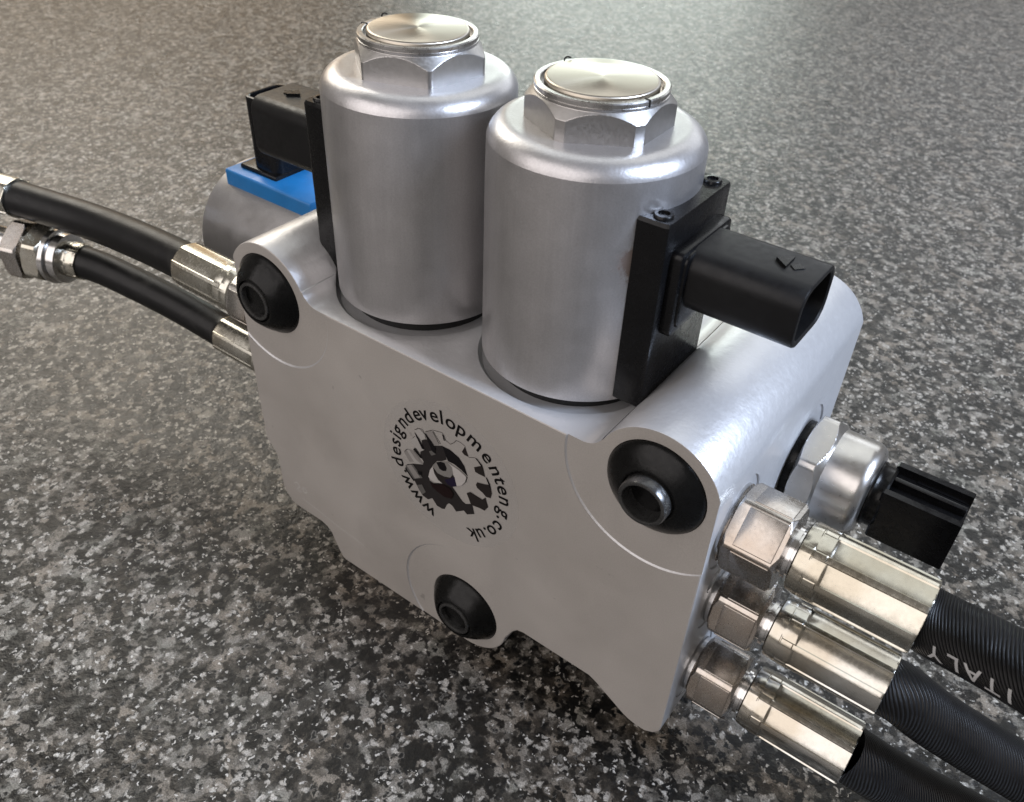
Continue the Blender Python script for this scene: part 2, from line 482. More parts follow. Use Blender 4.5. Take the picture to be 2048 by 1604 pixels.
HOLES = [(99.3, 59.4), (-27.8, 59.2), (45.0, -26.1)]
def cutter(gg):
    o = gg.obj('cutter', None, None, VO); o.location = Vector(VO) * S; cutters.append(o); return o
for i, (x, z) in enumerate(HOLES):
    cutter(G().revolve((x, -20, z), (0, 1, 0), [(0, 0), (0, 12.55), (20, 12.55), (34, 12.55), (34, 0)], 96))
tilts = [(0.007, 0.006), (0.004, 0.012), (0.012, -0.003)]
for (x, z), (tx, tz) in zip(HOLES, tilts):
    cutter(G().revolve((x, -6, z), Vector((tx, 1, tz)), [(0, 0), (0, 24.2), (5.9, 24.2), (6.20, 23.75), (6.20, 0)], 160))
cutter(G().revolve((XR + 3, 11.2, 28.2), (-1, 0, 0), [(0, 0), (0, 3.3), (10, 3.3), (10, 0)], 32))
for (y, z, r, dp) in ((15, 46, 12.6, 0.5), (17.2, 18.0, 10.3, 0.4), (15, -10.5, 10.3, 0.4), (61.3, 33, 16.6, 0.5)):
    cutter(G().revolve((XR + 3, y, z), (-1, 0, 0), [(0, 0), (0, r), (3 + dp, r), (3 + dp, 0)], 72))
for x in (7.1, 58.8):
    cutter(G().revolve((x, 28.9, 70), (0, 0, -1), [(0, 0), (0, 25.6), (8.0, 25.6), (9.3, 24.4), (9.3, 0)], 96))
for c in cutters:
    m = body.modifiers.new('cut', 'BOOLEAN'); m.operation = 'DIFFERENCE'; m.object = c; m.solver = 'EXACT'
dg = bpy.context.evaluated_depsgraph_get(); dg.update()
me = bpy.data.meshes.new_from_object(body.evaluated_get(dg))
body.modifiers.clear()
old = body.data; body.data = me; bpy.data.meshes.remove(old)
for c in cutters: bpy.data.objects.remove(c)
me.name = 'manifold_block'
me.materials.clear()
for k_ in ('cast', 'face', 'dark'): me.materials.append(M[k_])
for p in me.polygons:
    c = p.center / S + Vector(VO)
    if p.normal.y < -0.9 and c.y < 1.5: p.material_index = 1
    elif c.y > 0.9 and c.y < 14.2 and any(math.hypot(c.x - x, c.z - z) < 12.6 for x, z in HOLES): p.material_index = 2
    elif p.normal.x > 0.97: p.material_index = 0
    else: p.material_index = 0
    p.use_smooth = True
me.set_sharp_from_angle(angle=rad(24))

# grommets: black rubber cones with a steel-lined tube standing proud of the face
tube_mat = metal('blackened_tube', (0.10, 0.10, 0.10), 0.30, metallic=0.8)
for i, (x, z) in enumerate(HOLES):
    e = -3.6 if i == 0 else -5.3
    pr = [(13.5, 12.3), (1.0, 12.45), (0.2, 12.45), (-0.3, 12.25), (-0.9, 11.7)]
    pr += [(-0.9 + (e + 0.9) * q / 6, 11.7 - 4.4 * q / 6 + 0.35 * math.sin(PI * q / 6)) for q in range(1, 7)]
    pr += [(e - 0.15, 6.9), (e, 6.45), (e + 1.2, 6.3)]
    gr = G().revolve((x, 0, z), (0, 1, 0), [(13.5, 0)] + pr + [(e + 1.2, 0)], 72).obj('rubber_grommet', M['rubber'], valve, VO, 40)
    f = -6.5 if i == 0 else -5.7
    pr = [(e + 2, 6.1), (e + .5, 6.05), (f + 0.7, 6.0), (f + 0.15, 5.75), (f, 5.3), (f + 0.12, 4.9), (f + 0.6, 4.65), (9, 4.5), (9, 0)]
    G().revolve((x, 0, z), (0, 1, 0), pr, 56).obj('tube_end', tube_mat, gr, VO, 40)

# scratches on the front face
def face_poly(g, pts, y):
    k = len(g.v); g.v += [Vector((x, y, z)) for x, z in pts]; g.f.append(tuple(range(k, k + len(pts))))
def strip(g, pts, w, y):
    for (a, b) in zip(pts[:-1], pts[1:]):
        d = Vector((b[0] - a[0], b[1] - a[1])).normalized(); n = Vector((-d.y, d.x)) * w / 2
        face_poly(g, [(a[0] + n.x, a[1] + n.y), (b[0] + n.x, b[1] + n.y), (b[0] - n.x, b[1] - n.y), (a[0] - n.x, a[1] - n.y)], y)
g = G()
strip(g, [(-27.5, -23.6), (-20, -24.6), (-10, -26.4), (1.6, -27.6)], 0.22, -0.03)
strip(g, [(-30.6, -18.0), (-29.0, -16.6), (-28.0, -18.4), (-29.8, -20.4), (-27.6, -20.6)], 0.25, -0.03)
strip(g, [(-26.6, -18.2), (-25.2, -17.0), (-24.4, -19.0), (-26.0, -20.0), (-26.6, -18.2)], 0.25, -0.03)
g.obj('scratch_marks', ink('scratch_bright', (0.56, 0.55, 0.53)), body, VO, smooth=False)

# ---- solenoid coils
COILS = [(7.1, 28.9), (58.8, 28.9)]
ZB = 64.9                     # underside of the coils, just clear of the block
CK = 1.09                     # coil drawings below are in units of 1.09 mm
def socket_shell(g, c, n, t, z, a0, a1, hw, hh, r, wall=1.3, depth=14):
    """hollow plug socket along n (from a0 to a1 measured from c); t = width axis, z = height axis"""
    c = Vector(c)
    def lp(a, ins): return [c + n * a + t * p + z * q for p, q in rrect(hw - ins, hh - ins, r - ins * 0.6, 8)]
    g.loft([lp(a0, 0), lp(a1 - 0.4, 0), lp(a1 - 0.1, 0.15), lp(a1, 0.45), lp(a1, wall - 0.3), lp(a1 - 0.3, wall), lp(a1 - depth, wall)])
for i, (cx, cy) in enumerate(COILS):
    def place(g):             # local coil drawing (axis at 0,0, underside at z=75.5) to its place on the block
        g.v = [Vector((cx + v.x * CK, cy + v.y * CK, ZB + (v.z - 75.5) * CK)) for v in g.v]; return g
    fl = 4.7; top = 130.0
    pr = [(75.5, 0), (75.5, 22.3), (75.7, 22.5)]
    pr += [(76.2 + (125.0 - 76.2) * k / 6, 22.5) for k in range(1, 6)]
    pr += [(top - fl + fl * math.sin(rad(a)), 22.5 - fl + fl * math.cos(rad(a))) for a in range(13, 91, 7)]
    pr += [(top, 17.7), (top, 0)]
    co = place(G().revolve((0, 0, 0), (0, 0, 1), pr, 128)).obj('solenoid_coil', M['coil'] if i == 0 else M['rustcoil'], valve, VO, 11)
    co['label'] = ['upright silver solenoid coil beside the blue coil', 'upright silver solenoid coil with a rust mark beside its connector'][i]
    place(G().revolve((0, 0, 0), (0, 0, 1), [(71, 0), (71, 19.2), (75.6, 19.2), (75.6, 0)], 64)).obj('stem', M['dark'], co, VO)  # near-black colour puts the shade of the gap under the coil into the stem
    # hexagon nut: world angle of theta is theta + 90 degrees with ref +y
    off2 = (rad(-10) if i == 0 else rad(-58)) - PI / 2
    a, clip = (13.5, 15.35) if i == 0 else (13.5, 15.0)
    def fn(th, t, r):
        ph = (th - off2 + PI / 6) % (PI / 3) - PI / 6
        return min(a / math.cos(ph), clip, r)
    hp = [(0, 0), (0, 15.6), (0.25, 15.6)] + [(0.25 + 3.15 * k / 5, 15.6) for k in range(1, 6)]
    hp += [(3.4 + 2.5 * k / 24, 15.6 - 2.3 * k / 24) for k in range(1, 25)]
    hp += [(6.0, 13.25), (6.0, 0)]
    place(G().revolve((0, 0, top), (0, 0, 1), hp, 360, fn, ref=(0, 1, 0))).obj('hex_nut', M['nut'], co, VO, 16)
    rg = [(5.8, 13.1), (6.4, 13.3), (6.5, 13.35), (6.6, 13.2), (6.75, 13.35), (7.5, 13.35), (7.75, 13.1), (7.75, 12.2), (7.6, 12.05), (6.2, 12.0), (6.2, 0)]
    place(G().revolve((0, 0, top), (0, 0, 1), rg, 96)).obj('lock_ring', M['ring'], co, VO, 40)
    g = G(); ga = rad(-17 if i else 200)
    e_r = Vector((math.cos(ga), math.sin(ga), 0)); e_t = Vector((-math.sin(ga), math.cos(ga), 0))
    rbox(g, e_r * 12.75 + Vector((0, 0, top + 7.15)), e_r, e_t, Vector((0, 0, 1)), 0.75, 0.16, 0.72, 0.05, 0.03)
    place(g).obj('ring_gap', M['dark'], co, VO, smooth=False)
    g = G(); ha = rad(159 if i else 171); h0 = Vector((math.cos(ha), math.sin(ha), 0)) * 12.6 + Vector((0, 0, top + 7.2)); ht = Vector((1, 0.3, 0)).normalized()
    hp_, hl_ = smooth_path([h0, h0 + Vector((0, 0, 0.9)) - ht * 0.15, h0 + Vector((0, 0, 1.4)) + ht * 0.45, h0 + Vector((0, 0, 1.3)) + ht * 1.2], 20)
    sweep(g, hp_, hl_, 0.3, 0.17, 10)
    place(g).obj('ring_hook', M['dark'], co, VO, 60)
    dc = [(6.1, 0), (6.1, 11.3), (7.9, 11.35), (8.25, 11.1), (8.4, 10.7), (8.42, 0)]
    k = place(G().revolve((0, 0, top), (0, 0, 1), dc, 96)).obj('cap_disc', M['brass'], co, (cx, cy, VO[2]), 40)
    k.location = (Vector((cx, cy, VO[2])) - Vector(VO)) * S
    # connector
    sgn = -1 if i == 0 else 1
    n = Vector((sgn, 0, 0)); t = Vector((0, 1, 0)); z = Vector((0, 0, 1)); c = Vector((0, 0, 0))
    W, Din, Dout = 13.4, 17.8, 25.2
    out = [(Dout, -W + 1.2), (Dout, W - 1.2), (Dout - 0.35, W - 0.35), (Dout - 1.2, W), (Din + 0.4, W)]
    cur = [(math.sqrt(22.3 ** 2 - b * b), b) for b in [W - 0.3 - (2 * W - 0.6) * k / 14 for k in range(15)]]
    ins = [(Din + 0.4, -W), (Dout - 1.2, -W), (Dout - 0.35, -W + 0.35)]
    shp = out + cur + ins
    def lp(zz, s_): return [c + n * (Din + (a_ - Din) * s_ if a_ > 22.2 else a_) + t * (b_ * s_) + z * zz for a_, b_ in shp]
    place(G().loft([lp(76.4, 0.97), lp(76.9, 1.0), lp(119.2, 1.0), lp(119.9, 0.965)])).obj('connector_housing', M['black'], co, VO, 30)
    g = G(); rbox(g, c + n * 26.2 + z * 104.2, n, t, z, 1.5, 11.0, 9.6, 1.6, 0.6)
    rbox(g, c + n * 26.6 + z * 104.6, n, t, z, 1.7, 9.8, 8.4, 2.2, 0.5)
    place(g).obj('socket_collar', M['black'], co, VO, 30)
    g = G(); socket_shell(g, c + z * (105.3 if i == 0 else 106.6), n, t, z, 25.5, 51.0, 8.75, 8.0 if i == 0 else 6.75, 3.4 if i == 0 else 4.4)
    place(g).obj('plug_socket', M['satin'], co, VO, 35)
    g = G()
    for b in (-3, 3): rbox(g, c + z * 106.6 + n * 38 + t * b, n, t, z, 4.5, 0.45, 1.4, 0.2, 0.2)
    place(g).obj('contact_pins', M['nut'], co, VO)
    g = G()
    for (a0, a1, b0, w) in ((41.6, 44.4, 0.2, 2.3),):
        tri = [c + n * a0 + t * b0 + z * 113.2, c + n * a1 + t * (b0 - w) + z * 113.2, c + n * a1 + t * (b0 + w) + z * 113.2]
        g.prism(tri, (0, 0, 0), (0, 0, 0.75))
    dm = [c + n * 44.7 + t * -0.3 + z * 113.2, c + n * 46.0 + t * -1.5 + z * 113.2, c + n * 47.4 + t * 0.2 + z * 113.2, c + n * 46.0 + t * 1.4 + z * 113.2]
    g.prism(dm, (0, 0, 0), (0, 0, 0.35))
    place(g).obj('arrow_mark', M['black'], co, VO, smooth=False)
    for b in (-10.2, 10.2):
        scr = [(119.2, 0), (119.2, 2.0), (120.2, 2.0), (120.45, 1.8), (120.5, 1.2), (120.0, 1.1), (120.0, 0)]
        place(G().revolve(c + n * 22.0 + t * b, (0, 0, 1), scr, 24)).obj('housing_screw', M['black'], co, VO, 40)

# ---- horizontal rear coil with the blue connector base
RY, RZ, RX = 55.2, 36.6, -104.0
RR = 24.5
pr = [(0, 0), (0, RR - 1.4), (0.4, RR - .5), (1.3, RR), (59.5, RR), (59.5, 0)]
rc = G().revolve((RX, RY, RZ), (1, 0, 0), pr, 96).obj('solenoid_coil', M['coil'], valve, VO, 40)
rc['label'] = 'horizontal silver solenoid coil with the blue connector base'
G().revolve((-46, RY, RZ), (1, 0, 0), [(0, 0), (0, 17), (8, 17), (8, 0)], 48).obj('stem', M['dark'], rc, VO)
hp = [(-8, 0)] + [(-8 + 0.2 * k, 13.2 + 0.25 * k) for k in range(8)] + [(-6, 15.6), (0.2, 15.6), (0.2, 0)]
G().revolve((RX, RY, RZ), (1, 0, 0), hp, 120, lambda th, t, r: min(14.0 / math.cos((th + PI / 6) % (PI / 3) - PI / 6), r)).obj('hex_nut', M['nut'], rc, VO, 24)
g = G(); rbox(g, (-77.0, RY, 58.2), (1, 0, 0), (0, 1, 0), (0, 0, 1), 21.6, 13.0, 4.8, 0.9, 0.6)
g.obj('connector_base', M['blue'], rc, VO, 30)
g = G(); rbox(g, (-85.8, RY, 63.5), (1, 0, 0), (0, 1, 0), (0, 0, 1), 9.2, 8.7, 1.0, 0.8, 0.3)
g.obj('socket_flange', M['black'], rc, VO, 30)
g = G(); socket_shell(g, (-83.4, RY + 0.6, 0), Vector((0, 0, 1)), Vector((1, 0, 0)), Vector((0, 1, 0)), 63.2, 89.6, 6.6, 8.1, 3.5, 1.3, 14)
g.obj('plug_socket', M['black'], rc, VO, 35)

# ---- pressure switch on the right-hand face
PY, PZ = 61.3, 33.0
pr = [(0, 0), (0, 9.5), (3.2, 9.5), (3.2, 0)]
sw = G()
clip, a_ = 15.6, 13.9
hp = [(2.0, 0)] + [(2.0 + 0.15 * k, 13.6 + 0.28 * k) for k in range(8)] + [(3.6, 15.8), (5.5, 15.8), (7.2, 15.8)] + [(7.2 + 0.22 * k, 15.8 - 0.3 * k) for k in range(1, 10)] + [(9.3, 0)]
sw.revolve((XR, PY, PZ), (1, 0, 0), hp, 240, lambda th, t, r: min(a_ / math.cos((th - rad(-38) + PI / 6) % (PI / 3) - PI / 6), clip, r))
sw = sw.obj('pressure_switch', M['swbody'], valve, VO, 22)
G().revolve((XR, PY, PZ), (1, 0, 0), [(-1, 0), (-1, 11.6), (1.5, 11.8), (2.4, 11.4), (2.4, 0)], 64).obj('seal_ring', M['rubber'], sw, VO)
pr = [(8.6, 0), (8.6, 12.9), (9.2, 13.1), (17.6, 13.1)] + [(17.6 + 3.4 * math.sin(rad(a)), 9.7 + 3.4 * math.cos(rad(a))) for a in range(10, 91, 10)] + [(21.0, 0)]
G().revolve((XR, PY, PZ), (1, 0, 0), pr, 96).obj('switch_body', M['swbody'], sw, VO, 40)
pr = [(20.5, 0), (20.5, 9.0), (21.6, 9.2), (22.4, 8.6), (24.4, 8.6), (25.0, 8.0), (25, 0)]
G().revolve((XR, PY, PZ), (1, 0, 0), pr, 64).obj('switch_neck', M['rubber'], sw, VO, 40)
g = G(); ax, ay, az = Vector((1, 0, 0)), Vector((0, 1, 0)), Vector((0, 0, 1))
c0 = Vector((XR, PY, PZ - 0.6))
shp = [(-7.4, -7.6), (7.4, -7.6), (7.4, 8.2), (5.4, 8.2), (5.2, 6.0), (-5.2, 6.0), (-5.4, 8.2), (-7.4, 8.2)]
def lp(x, s_): return [c0 + ax * x + ay * p * s_ + az * q * s_ for p, q in shp]
def lpi(x): return [c0 + ax * x + ay * p * 0.80 + az * (q * 0.8 - 0.3) for p, q in shp]
g.loft([lp(24, 0.97), lp(24.4, 1), lp(43.2, 1), lp(43.6, 0.98), lpi(43.6), lpi(30)])
g.obj('plug_socket', M['black'], sw, VO, 25)
g = G(); rbox(g, c0 + ax * 34 + az * 7.0, ax, ay, az, 9.2, 0.8, 1.3, 0.3, 0.2); g.obj('locking_rib', M['black'], sw, VO)

# ---- circular sticker with the printed gear and lettering
CXs, CZs = 39.2, 27.3
g = G(); k = 96
g.v = [Vector((CXs + 24.1 * math.cos(2 * PI * q / k), -0.06, CZs + 24.1 * math.sin(2 * PI * q / k))) for q in range(k)] + [Vector((CXs + 24.1 * math.cos(2 * PI * q / k), -0.01, CZs + 24.1 * math.sin(2 * PI * q / k))) for q in range(k)]
g.f = [tuple(range(k))] + [(q, (q + 1) % k, k + (q + 1) % k, k + q) for q in range(k)]
stk = g.obj('round_sticker', M['film'], valve, VO, smooth=False)
stk['label'] = 'clear round sticker with a printed gear and web address on the front face'

_fc = {}
def glyph(ch):
    if ch in _fc: return _fc[ch]
    cu = bpy.data.curves.new('glyph', 'FONT'); cu.body = ch; cu.size = 1.0; cu.resolution_u = 4; cu.offset = 0.012
    o = bpy.data.objects.new('glyph', cu); scene.collection.objects.link(o)
    dg = bpy.context.evaluated_depsgraph_get(); dg.update()
    me = o.evaluated_get(dg).to_mesh()
    V = [(v.co.x, v.co.y) for v in me.vertices]; F = [tuple(p.vertices) for p in me.polygons]
    o.evaluated_get(dg).to_mesh_clear()
    bpy.data.objects.remove(o); bpy.data.curves.remove(cu)
    xs = [v[0] for v in V]; _fc[ch] = (V, F, min(xs), max(xs)); return _fc[ch]
TXT = 'www.designdevelopmenteng.co.uk'
ANG = [-113, -128, -143, -154, -163, -175, -185, -192.5, -200, -213, -224, -236, -244.5, -256, -264, -273, -284, -298, -313, -325, -334, -343, -354, -368, -376, -385, -396.5, -404, -413, -424]
g = G()
for ch, a in zip(TXT, ANG):
    V, F, x0, x1 = glyph(ch); sz = 6.5; xm = (x0 + x1) / 2; th = rad(a)
    er = Vector((math.cos(th), 0, math.sin(th))); et = Vector((math.sin(th), 0, -math.cos(th)))
    k = len(g.v)
    for (u, v) in V:
        g.v.append(Vector((CXs, -0.10, CZs)) + er * (17.75 + v * sz) + et * ((u - xm) * sz * 1.02))
    g.f += [tuple(k + q for q in f) for f in F]
g.obj('lettering', M['ink'], stk, VO, smooth=False)

# gear print: outlines in the face plane (traced through the homography of the front face)
import numpy as np
Rc = np.array(cam.matrix_world.to_3x3())
def facept(u, v):            # photograph pixel on the front plane y=0
    d = Rc @ np.array([(u - 1024) / 1722.7, -(v - 802) / 1722.7, -1.0])
    t = (0 - CAM.y) / d[1]
    return (CAM.x + t * d[0], CAM.z + t * d[2])
def zp(x, y): return facept(790 + x / 7.824, 840 + y / 7.824)
layers = [
 ('body', [(420,310),(500,300),(560,400),(640,400),(745,400),(800,560),(810,620),(730,640),(660,640),(600,700),(545,790),(530,880),(545,940),(600,985),(760,985),(860,1020),(900,1040),(990,1170),(1060,1270),(1110,1310),(1190,1310),(1215,1330),(1245,1470),(1130,1475),(1080,1415),(960,1430),(900,1340),(850,1300),(815,1320),(780,1390),(740,1385),(660,1340),(585,1220),(520,1240),(440,1180),(380,1090),(300,930),(220,820),(165,740),(190,690),(280,680),(440,695),(450,650),(400,560),(400,480),(430,450)]),
 ('black', [(745,405),(860,460),(1000,580),(1090,720),(1140,880),(1040,780),(930,690),(830,640),(800,560)]),
 ('brown', [(1050,495),(1100,410),(1120,480),(1155,575),(1090,545)]),
 ('brown', [(1240,735),(1350,715),(1380,740),(1415,890),(1330,850),(1260,810)]),
 ('brown', [(1270,1010),(1290,970),(1400,1000),(1470,1010),(1520,1150),(1500,1220),(1430,1200),(1370,1130),(1290,1060)]),
 ('brown', [(1125,1140),(1180,1120),(1290,1190),(1370,1240),(1420,1210),(1460,1360),(1405,1415),(1330,1375),(1225,1335),(1190,1310),(1160,1230)]),
 ('black', [(1258,588),(1285,600),(1365,700),(1380,740),(1350,715)]),
 ('black', [(1420,885),(1445,905),(1490,1000),(1525,1150),(1470,1010)]),
 ('soft', [(150,500),(200,450),(300,480),(450,690),(300,650),(230,640)]),
 ('pale', [(190,465),(230,460),(330,610),(420,690),(310,655)]),
 ('pale', [(250,300),(330,250),(470,460),(400,490),(300,400)]),
 ('pale', [(320,150),(400,140),(470,220),(485,290),(420,310),(350,230)]),
 ('soft', [(480,185),(590,172),(700,375),(630,390),(540,270)]),
 ('mid', [(170,700),(290,690),(340,760),(440,900),(300,920),(220,810)]),
 ('soft', [(190,700),(260,690),(400,890),(320,905)]),
 ('mid', [(350,1010),(430,1000),(490,1120),(430,1160)]),
 ('mid', [(540,480),(600,470),(650,530),(580,550)]),
 ('black', [(310,180),(350,220),(470,460),(430,440)]),
 ('black', [(470,190),(500,210),(640,430),(640,520),(590,480)]),
 ('black', [(295,450),(325,425),(440,600),(400,580)]),
 ('black', [(160,740),(185,750),(320,940),(300,945)]),
 ('black', [(748,215),(765,220),(795,315),(775,312)]),
 ('black', [(360,790),(420,800),(430,850),(390,850)]),
 ('eye', [(545,830),(560,770),(600,720),(630,830),(690,930),(755,985),(650,965),(570,920),(535,880)]),
 ('eye', [(830,645),(905,700),(1010,770),(1100,850),(1130,890),(1110,960),(1060,1010),(980,1025),(950,900)]),
 ('brown', [(610,730),(690,820),(790,880),(930,860),(960,950),(980,1025),(900,1035),(760,985),(690,920),(640,830)]),
 ('iris', [(600,705),(660,650),(740,640),(830,645),(905,730),(925,830),(880,890),(780,870),(680,820)]),
 ('black', [(660,650),(730,640),(790,660),(825,740),(815,785),(760,785),(710,750)]),
 ('purple', [(790,920),(860,905),(945,880),(980,1025),(900,1030),(830,990)]),
 ('red', [(560,955),(650,1000),(760,990),(880,1060),(930,1150),(900,1220),(790,1190),(680,1110),(600,1040)]),
]
for q, (m_, poly) in enumerate(layers):
    g = G(); face_poly(g, [zp(*p_) for p_ in poly], -0.085 - 0.012 * q)
    g.obj('gear_print', INK[m_], stk, VO, smooth=False)
g = G()
for ln in ([(310,150),(370,125),(430,145),(480,230)], [(480,180),(590,155),(740,195),(800,320),(870,378),(930,350),(960,318),(1030,350),(1100,410)], [(600,175),(720,375)], [(250,310),(310,255)], [(150,500),(165,470),(200,450)], [(980,1025),(1060,1012),(1115,960),(1135,890)], [(1155,580),(1260,590)]):
    strip(g, [zp(*p_) for p_ in ln], 0.16, -0.085)
g.obj('gear_outline', INK['brown'], stk, VO, smooth=False)

# ------------------------------------------------------------------ hoses
def ferrule(c, d, L, R, off, flats=8, ref=(0, 0, 1), seed=0):
    """crimped sleeve starting at c along d"""
    g = G(); half = PI / flats
    def fn(th, t, r):
        ph = (th - off + half) % (2 * half) - half
        flat = R * 0.938 / math.cos(ph * 0.72)
        if abs(abs(ph) - half) < rad(5.0): flat = R * 1.0
        if t < 0.8: return min(r, R * 0.95)
        k = 1.0 if t > 7.2 else (0.35 if t < 6.4 else 0.35 + 0.65 * (t - 6.4) / 0.8)
        if t > L - 0.6: k *= 0.9
        return min(r, (R * (1 - k) + flat * k)) if t > 1.2 else min(r, R * 0.97)
    pr = [(0, 0), (0, R * 0.66), (0, R * 0.90), (0.35, R * 0.96), (1.2, R), (3.0, R), (3.15, R * 0.975), (3.35, R * 0.975), (3.5, R), (6.1, R), (6.25, R * 0.985), (6.4, R), (6.8, R), (7.2, R)]
    m = 8
    pr += [(7.2 + (L - 8.2) * k / m, R) for k in range(1, m + 1)] + [(L - 0.5, R), (L - 0.12, R * 0.985), (L, R * 0.94), (L, R * 0.72), (L - 1.5, R * 0.72), (L - 1.5, 0)]
    g.revolve(c, d, pr, 240, fn, ref)
    return g
def hexnut(c, d, L, a, clip, flat_ang, pad=True, ref=(0, 0, 1)):
    """flat_ang: angle of a flat's normal, measured from ref towards d x ref"""
    g = G()
    hp = [(0, 0)] + [(0.09 * k, clip - 0.8 + 0.1 * k) for k in range(9)] + [(1.0, clip + .1), (L * 0.5, clip + .1), (L - 1.0, clip + .1)] + [(L - 0.9 + 0.1 * k, clip - 0.1 * k) for k in range(10)] + [(L, 0)]
    off = rad(flat_ang)
    g.revolve(c, d, hp, 180, lambda th, t, r: min(a / math.cos((th - off + PI / 6) % (PI / 3) - PI / 6), clip, r), ref)
    if pad:
        d_, u, w = frame(d, ref)
        for k in range(6):
            th = off + k * PI / 3; nn = u * math.cos(th) + w * math.sin(th); tt = d_.cross(nn)
            hw = a * math.tan(PI / 6) - 0.9
            rbox(g, Vector(c) + d_ * (L * 0.56) + nn * a, d_, tt, nn, L * 0.36, hw, 0.28, 0.25, 0.15)
    return g
def wrap_text(frames, R, s0, glyphs, ang0, size, flipped=True, lift=0.12):
    """glyphs: list of (char, s offset); ang0 = angle of the baseline; writes onto the hose surface"""
    g = G()
    def at(s, ang, rr):
        i = min(range(len(frames)), key=lambda q: abs(frames[q][0] - s)); s_, p, d, u, w = frames[i]
        p = p + d * (s - s_)
        return p + (u * math.cos(ang) + w * math.sin(ang)) * rr
    for ch, so in glyphs:
        V, F, x0, x1 = glyph(ch); xm = (x0 + x1) / 2
        bm = bmesh.new(); vs = [bm.verts.new((a, b, 0)) for a, b in V]
        for f in F:
            try: bm.faces.new([vs[q] for q in f])
            except ValueError: pass
        bmesh.ops.triangulate(bm, faces=bm.faces)
        for _ in range(3):
            ed = [e for e in bm.edges if e.calc_length() > 0.12]
            if ed: bmesh.ops.subdivide_edges(bm, edges=ed, cuts=1)
            bmesh.ops.triangulate(bm, faces=bm.faces)
        bm.verts.ensure_lookup_table(); bm.verts.index_update()
        k = len(g.v)
        for v in bm.verts:
            g.v.append(at(s0 + so - (v.co.x - xm) * size * 1.08, ang0 + v.co.y * size / R, R + lift))
        g.f += [tuple(k + v.index for v in f.verts) for f in bm.faces]
        bm.free()
    return g

def right_hose(label, y, z, rn_a, rn_clip, flat, Rf, Rh, path, fer_mat, nut_mat, nut_x0, collar, fer_off):
    base = Vector((XR, y, z)); O = (XR, y, z)
    t = thing('hydraulic_hose', label, 'hose', O)
    d = Vector((1, 0, 0))
    pts, L = smooth_path([(156, y, z)] + path, 160)
    g = G(); NS = 72; fr = sweep(g, pts, L, 0.8, Rh, NS, caps=False)
    hz = g.obj('hose_tube', M['ribhose'], t, O, 80)
    kd = {tuple(round(c_, 3) for c_ in v): q for q, v in enumerate(g.v)}
    at = hz.data.attributes.new('hose_coord', 'FLOAT_VECTOR', 'POINT')
    for q, v in enumerate(hz.data.vertices):
        j = kd.get(tuple(round(c_, 3) for c_ in (v.co / S + Vector(O))), q)
        th = 2 * PI * (j % NS) / NS
        at.data[q].vector = (fr[j // NS][0] * S, math.cos(th), math.sin(th))
    fe = ferrule((130.4, y, z), d, 28.0, Rf, fer_off).obj('ferrule', M[fer_mat], t, O, 24)
    G().revolve((0, y, z), d, [(126.5, 0), (126.5, Rf * .66), (128.6, Rf * .66), (128.6, Rf * .74), (129.6, Rf * .74), (129.6, Rf * .66), (130.6, Rf * .66), (130.6, 0)], 48).obj('neck', M['bright'], t, O, 40)
    hexnut((nut_x0, y, z), d, 128.0 - nut_x0, rn_a, rn_clip, flat).obj('swivel_nut', M[nut_mat], t, O, 24)
    G().revolve((0, y, z), d, [(XR - 1.5, 0), (XR - 1.5, collar), (nut_x0 - 0.7, collar), (nut_x0 - 0.2, collar * .93), (nut_x0 + .3, collar * 0.9), (nut_x0 + .3, 0)], 56).obj('adaptor', M['bright'], t, O, 40)
    return t, fr, O
# flat angles are measured from +z towards d x z = x x z = -y
h1, fr1, O1 = right_hose('ribbed black hose printed ITALY, its ferrule topmost of the three below the pressure switch', 15.0, 46.0, 9.8, 11.1, 45, 8.75, 7.25,
    [(162, 13.9, 46.6), (173, 9.4, 50.8), (186, 3.5, 55.5), (205, -3, 60), (235, -8, 60), (290, -10, 48)], 'zinc', 'brownnut', 115.3, 10.1, rad(12))
h2, fr2, O2 = right_hose('ribbed black hose whose ferrule lies between two others beside the valve block', 17.2, 18.0, 8.8, 9.85, 15, 8.35, 7.15,
    [(162, 18.2, 16.6), (169.8, 20.9, 11.3), (181.7, 26.3, 3.5), (200, 33, -6), (225, 40, -18), (260, 48, -32), (320, 60, -35)], 'zinc2', 'brownnut', 116.4, 7.8, rad(37))
h3, fr3, O3 = right_hose('ribbed black hose with the lowest ferrule of the three, just above the worktop', 15.4, -9.8, 9.0, 10.0, 15, 8.65, 7.5,
    [(162, 17.5, -13.4), (170, 22.2, -20.0), (182, 28, -27), (200, 36, -34.6), (230, 47, -35.0), (300, 60, -35.0)], 'zinc2', 'brownnut', 116.4, 7.8, rad(8))
s_y = 9.4
g = wrap_text(fr1, 7.25, 0, [('Y', 9.4), ('L', 13.6), ('A', 17.9), ('T', 22.2), ('I', 25.8)], rad(80), 5.2)
g.obj('printed_lettering', M['white'], h1, O1, smooth=False)

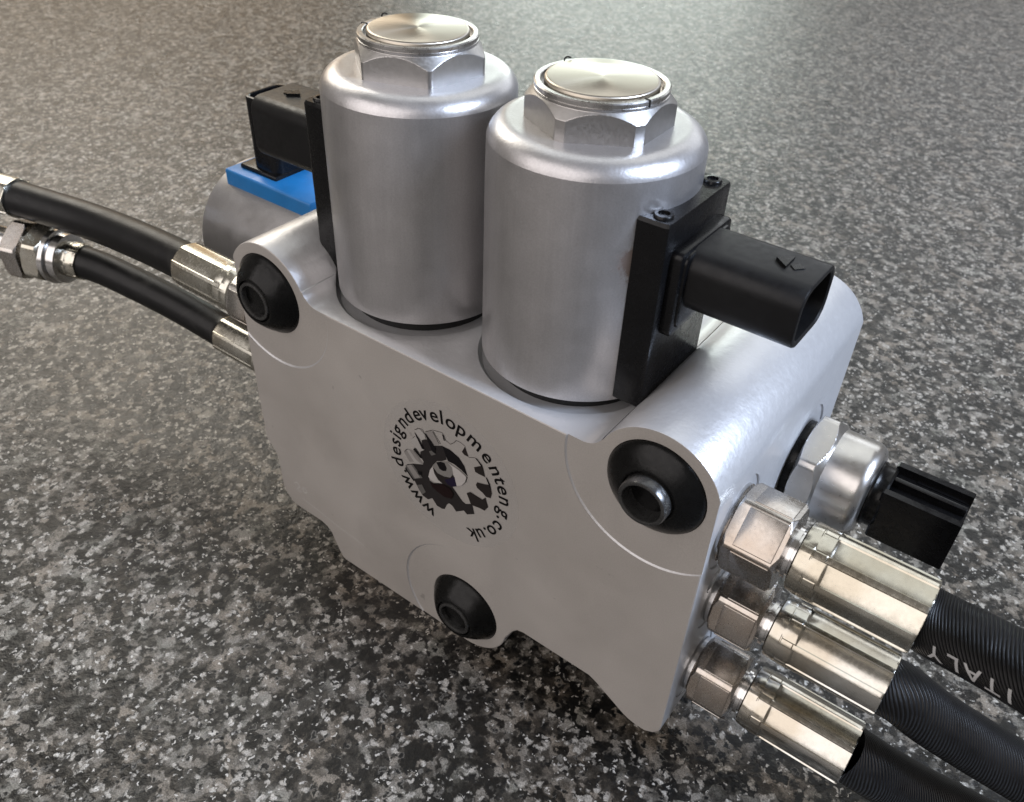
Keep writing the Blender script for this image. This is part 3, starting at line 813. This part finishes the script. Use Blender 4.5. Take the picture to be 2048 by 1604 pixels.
def left_hose(label, y, z, a, clip, Rf, Rh, path, far, far_dir):
    O = (XL, y, z); t = thing('hydraulic_hose', label, 'hose', O)
    d = Vector((-1, 0, 0))
    pts, L = smooth_path([(XL - 42, y, z)] + path, 120)
    g = G(); sweep(g, pts, L, 1.0, Rh, 56)
    g.obj('hose_tube', M['hose'], t, O, 80)
    ferrule((XL - 15.5, y, z), d, 28.0, Rf, rad(10)).obj('ferrule', M['zinc'], t, O, 24)
    hexnut((XL - 2.4, y, z), d, 11.6, a, clip, 45).obj('swivel_nut', M['brownnut'], t, O, 24)
    G().revolve((0, y, z), d, [(-XL - 1.5, 0), (-XL - 1.5, 7), (-XL + 2.7, 7), (-XL + 2.7, 0)], 48).obj('adaptor', M['bright'], t, O)
    G().revolve((0, y, z), d, [(-XL + 13, 0), (-XL + 13, Rf * .68), (-XL + 15.8, Rf * .68), (-XL + 15.8, 0)], 40).obj('neck', M['bright'], t, O)
    fd = Vector(far_dir).normalized(); fc = Vector(far)
    return t, O, fc, fd
def far_end(t, O, fc, fd, Rf, Lf, a, clip, nutL, collar):
    """fitting at the free end: sleeve opening towards the hose, collar, nut"""
    g = ferrule(fc + fd * Lf, -fd, Lf, Rf, rad(5)); g.obj('ferrule', M['zinc'], t, O, 24)
    c1 = fc + fd * Lf
    G().revolve(c1, fd, [(-1.2, 0), (-1.2, collar * .82), (-0.8, collar), (2.4, collar), (2.8, collar * .9), (3.2, collar * 1.12), (5.4, collar * 1.12), (5.8, collar), (5.8, 0)], 64).obj('collar', M['bright'], t, O, 40)
    hexnut(c1 + fd * 5.2, fd, nutL, a, clip, 40, pad=False).obj('swivel_nut', M['zinc'], t, O, 24)
    hexnut(c1 + fd * (5.2 + nutL + 1.5), fd, nutL, a * 1.02, clip * 1.02, 25, pad=False).obj('adaptor_hexagon', M['brownnut'], t, O, 24)
    G().revolve(c1 + fd * (5 + nutL), fd, [(0, 0), (0, a * .8), (3, a * .8), (3, 0)], 40).obj('adaptor', M['bright'], t, O)
    G().revolve(c1 + fd * (6 + 2 * nutL), fd, [(0, 0), (0, a * .62), (14, a * .62), (15, a * .55), (15, 0)], 40).obj('threaded_end', M['bright'], t, O)
tA, OA, fA, dA = left_hose('smooth black hose leaving the valve block below the blue coil', 12.6, 42.0, 8.6, 9.6, 8.1, 6.8,
    [(-89, 12.9, 41.9), (-111.5, 12.5, 41.5), (-142.4, 11.2, 39.9), (-181, 3.8, 40), (-190, 1.5, 40.2)], (-178.5, 4.3, 40), (-38, -9, 0.4))
far_end(tA, OA, fA, dA, 7.9, 17, 9.6, 10.8, 9, 9.6)
tB, OB, fB, dB = left_hose('smooth black hose with a bright collar and hexagon nut on its free end', 21.5, 9.0, 8.0, 9.0, 7.5, 6.3,
    [(-91, 21.5, 9.2), (-112, 18.5, 13.3), (-140, 13.0, 18.0), (-151.8, 9.2, 20), (-162, 5.5, 21)], (-151.8, 9.2, 20), (-26, -10.0, 1.6))
far_end(tB, OB, fB, dB, 7.2, 7.5, 10.6, 11.9, 7, 9.6)
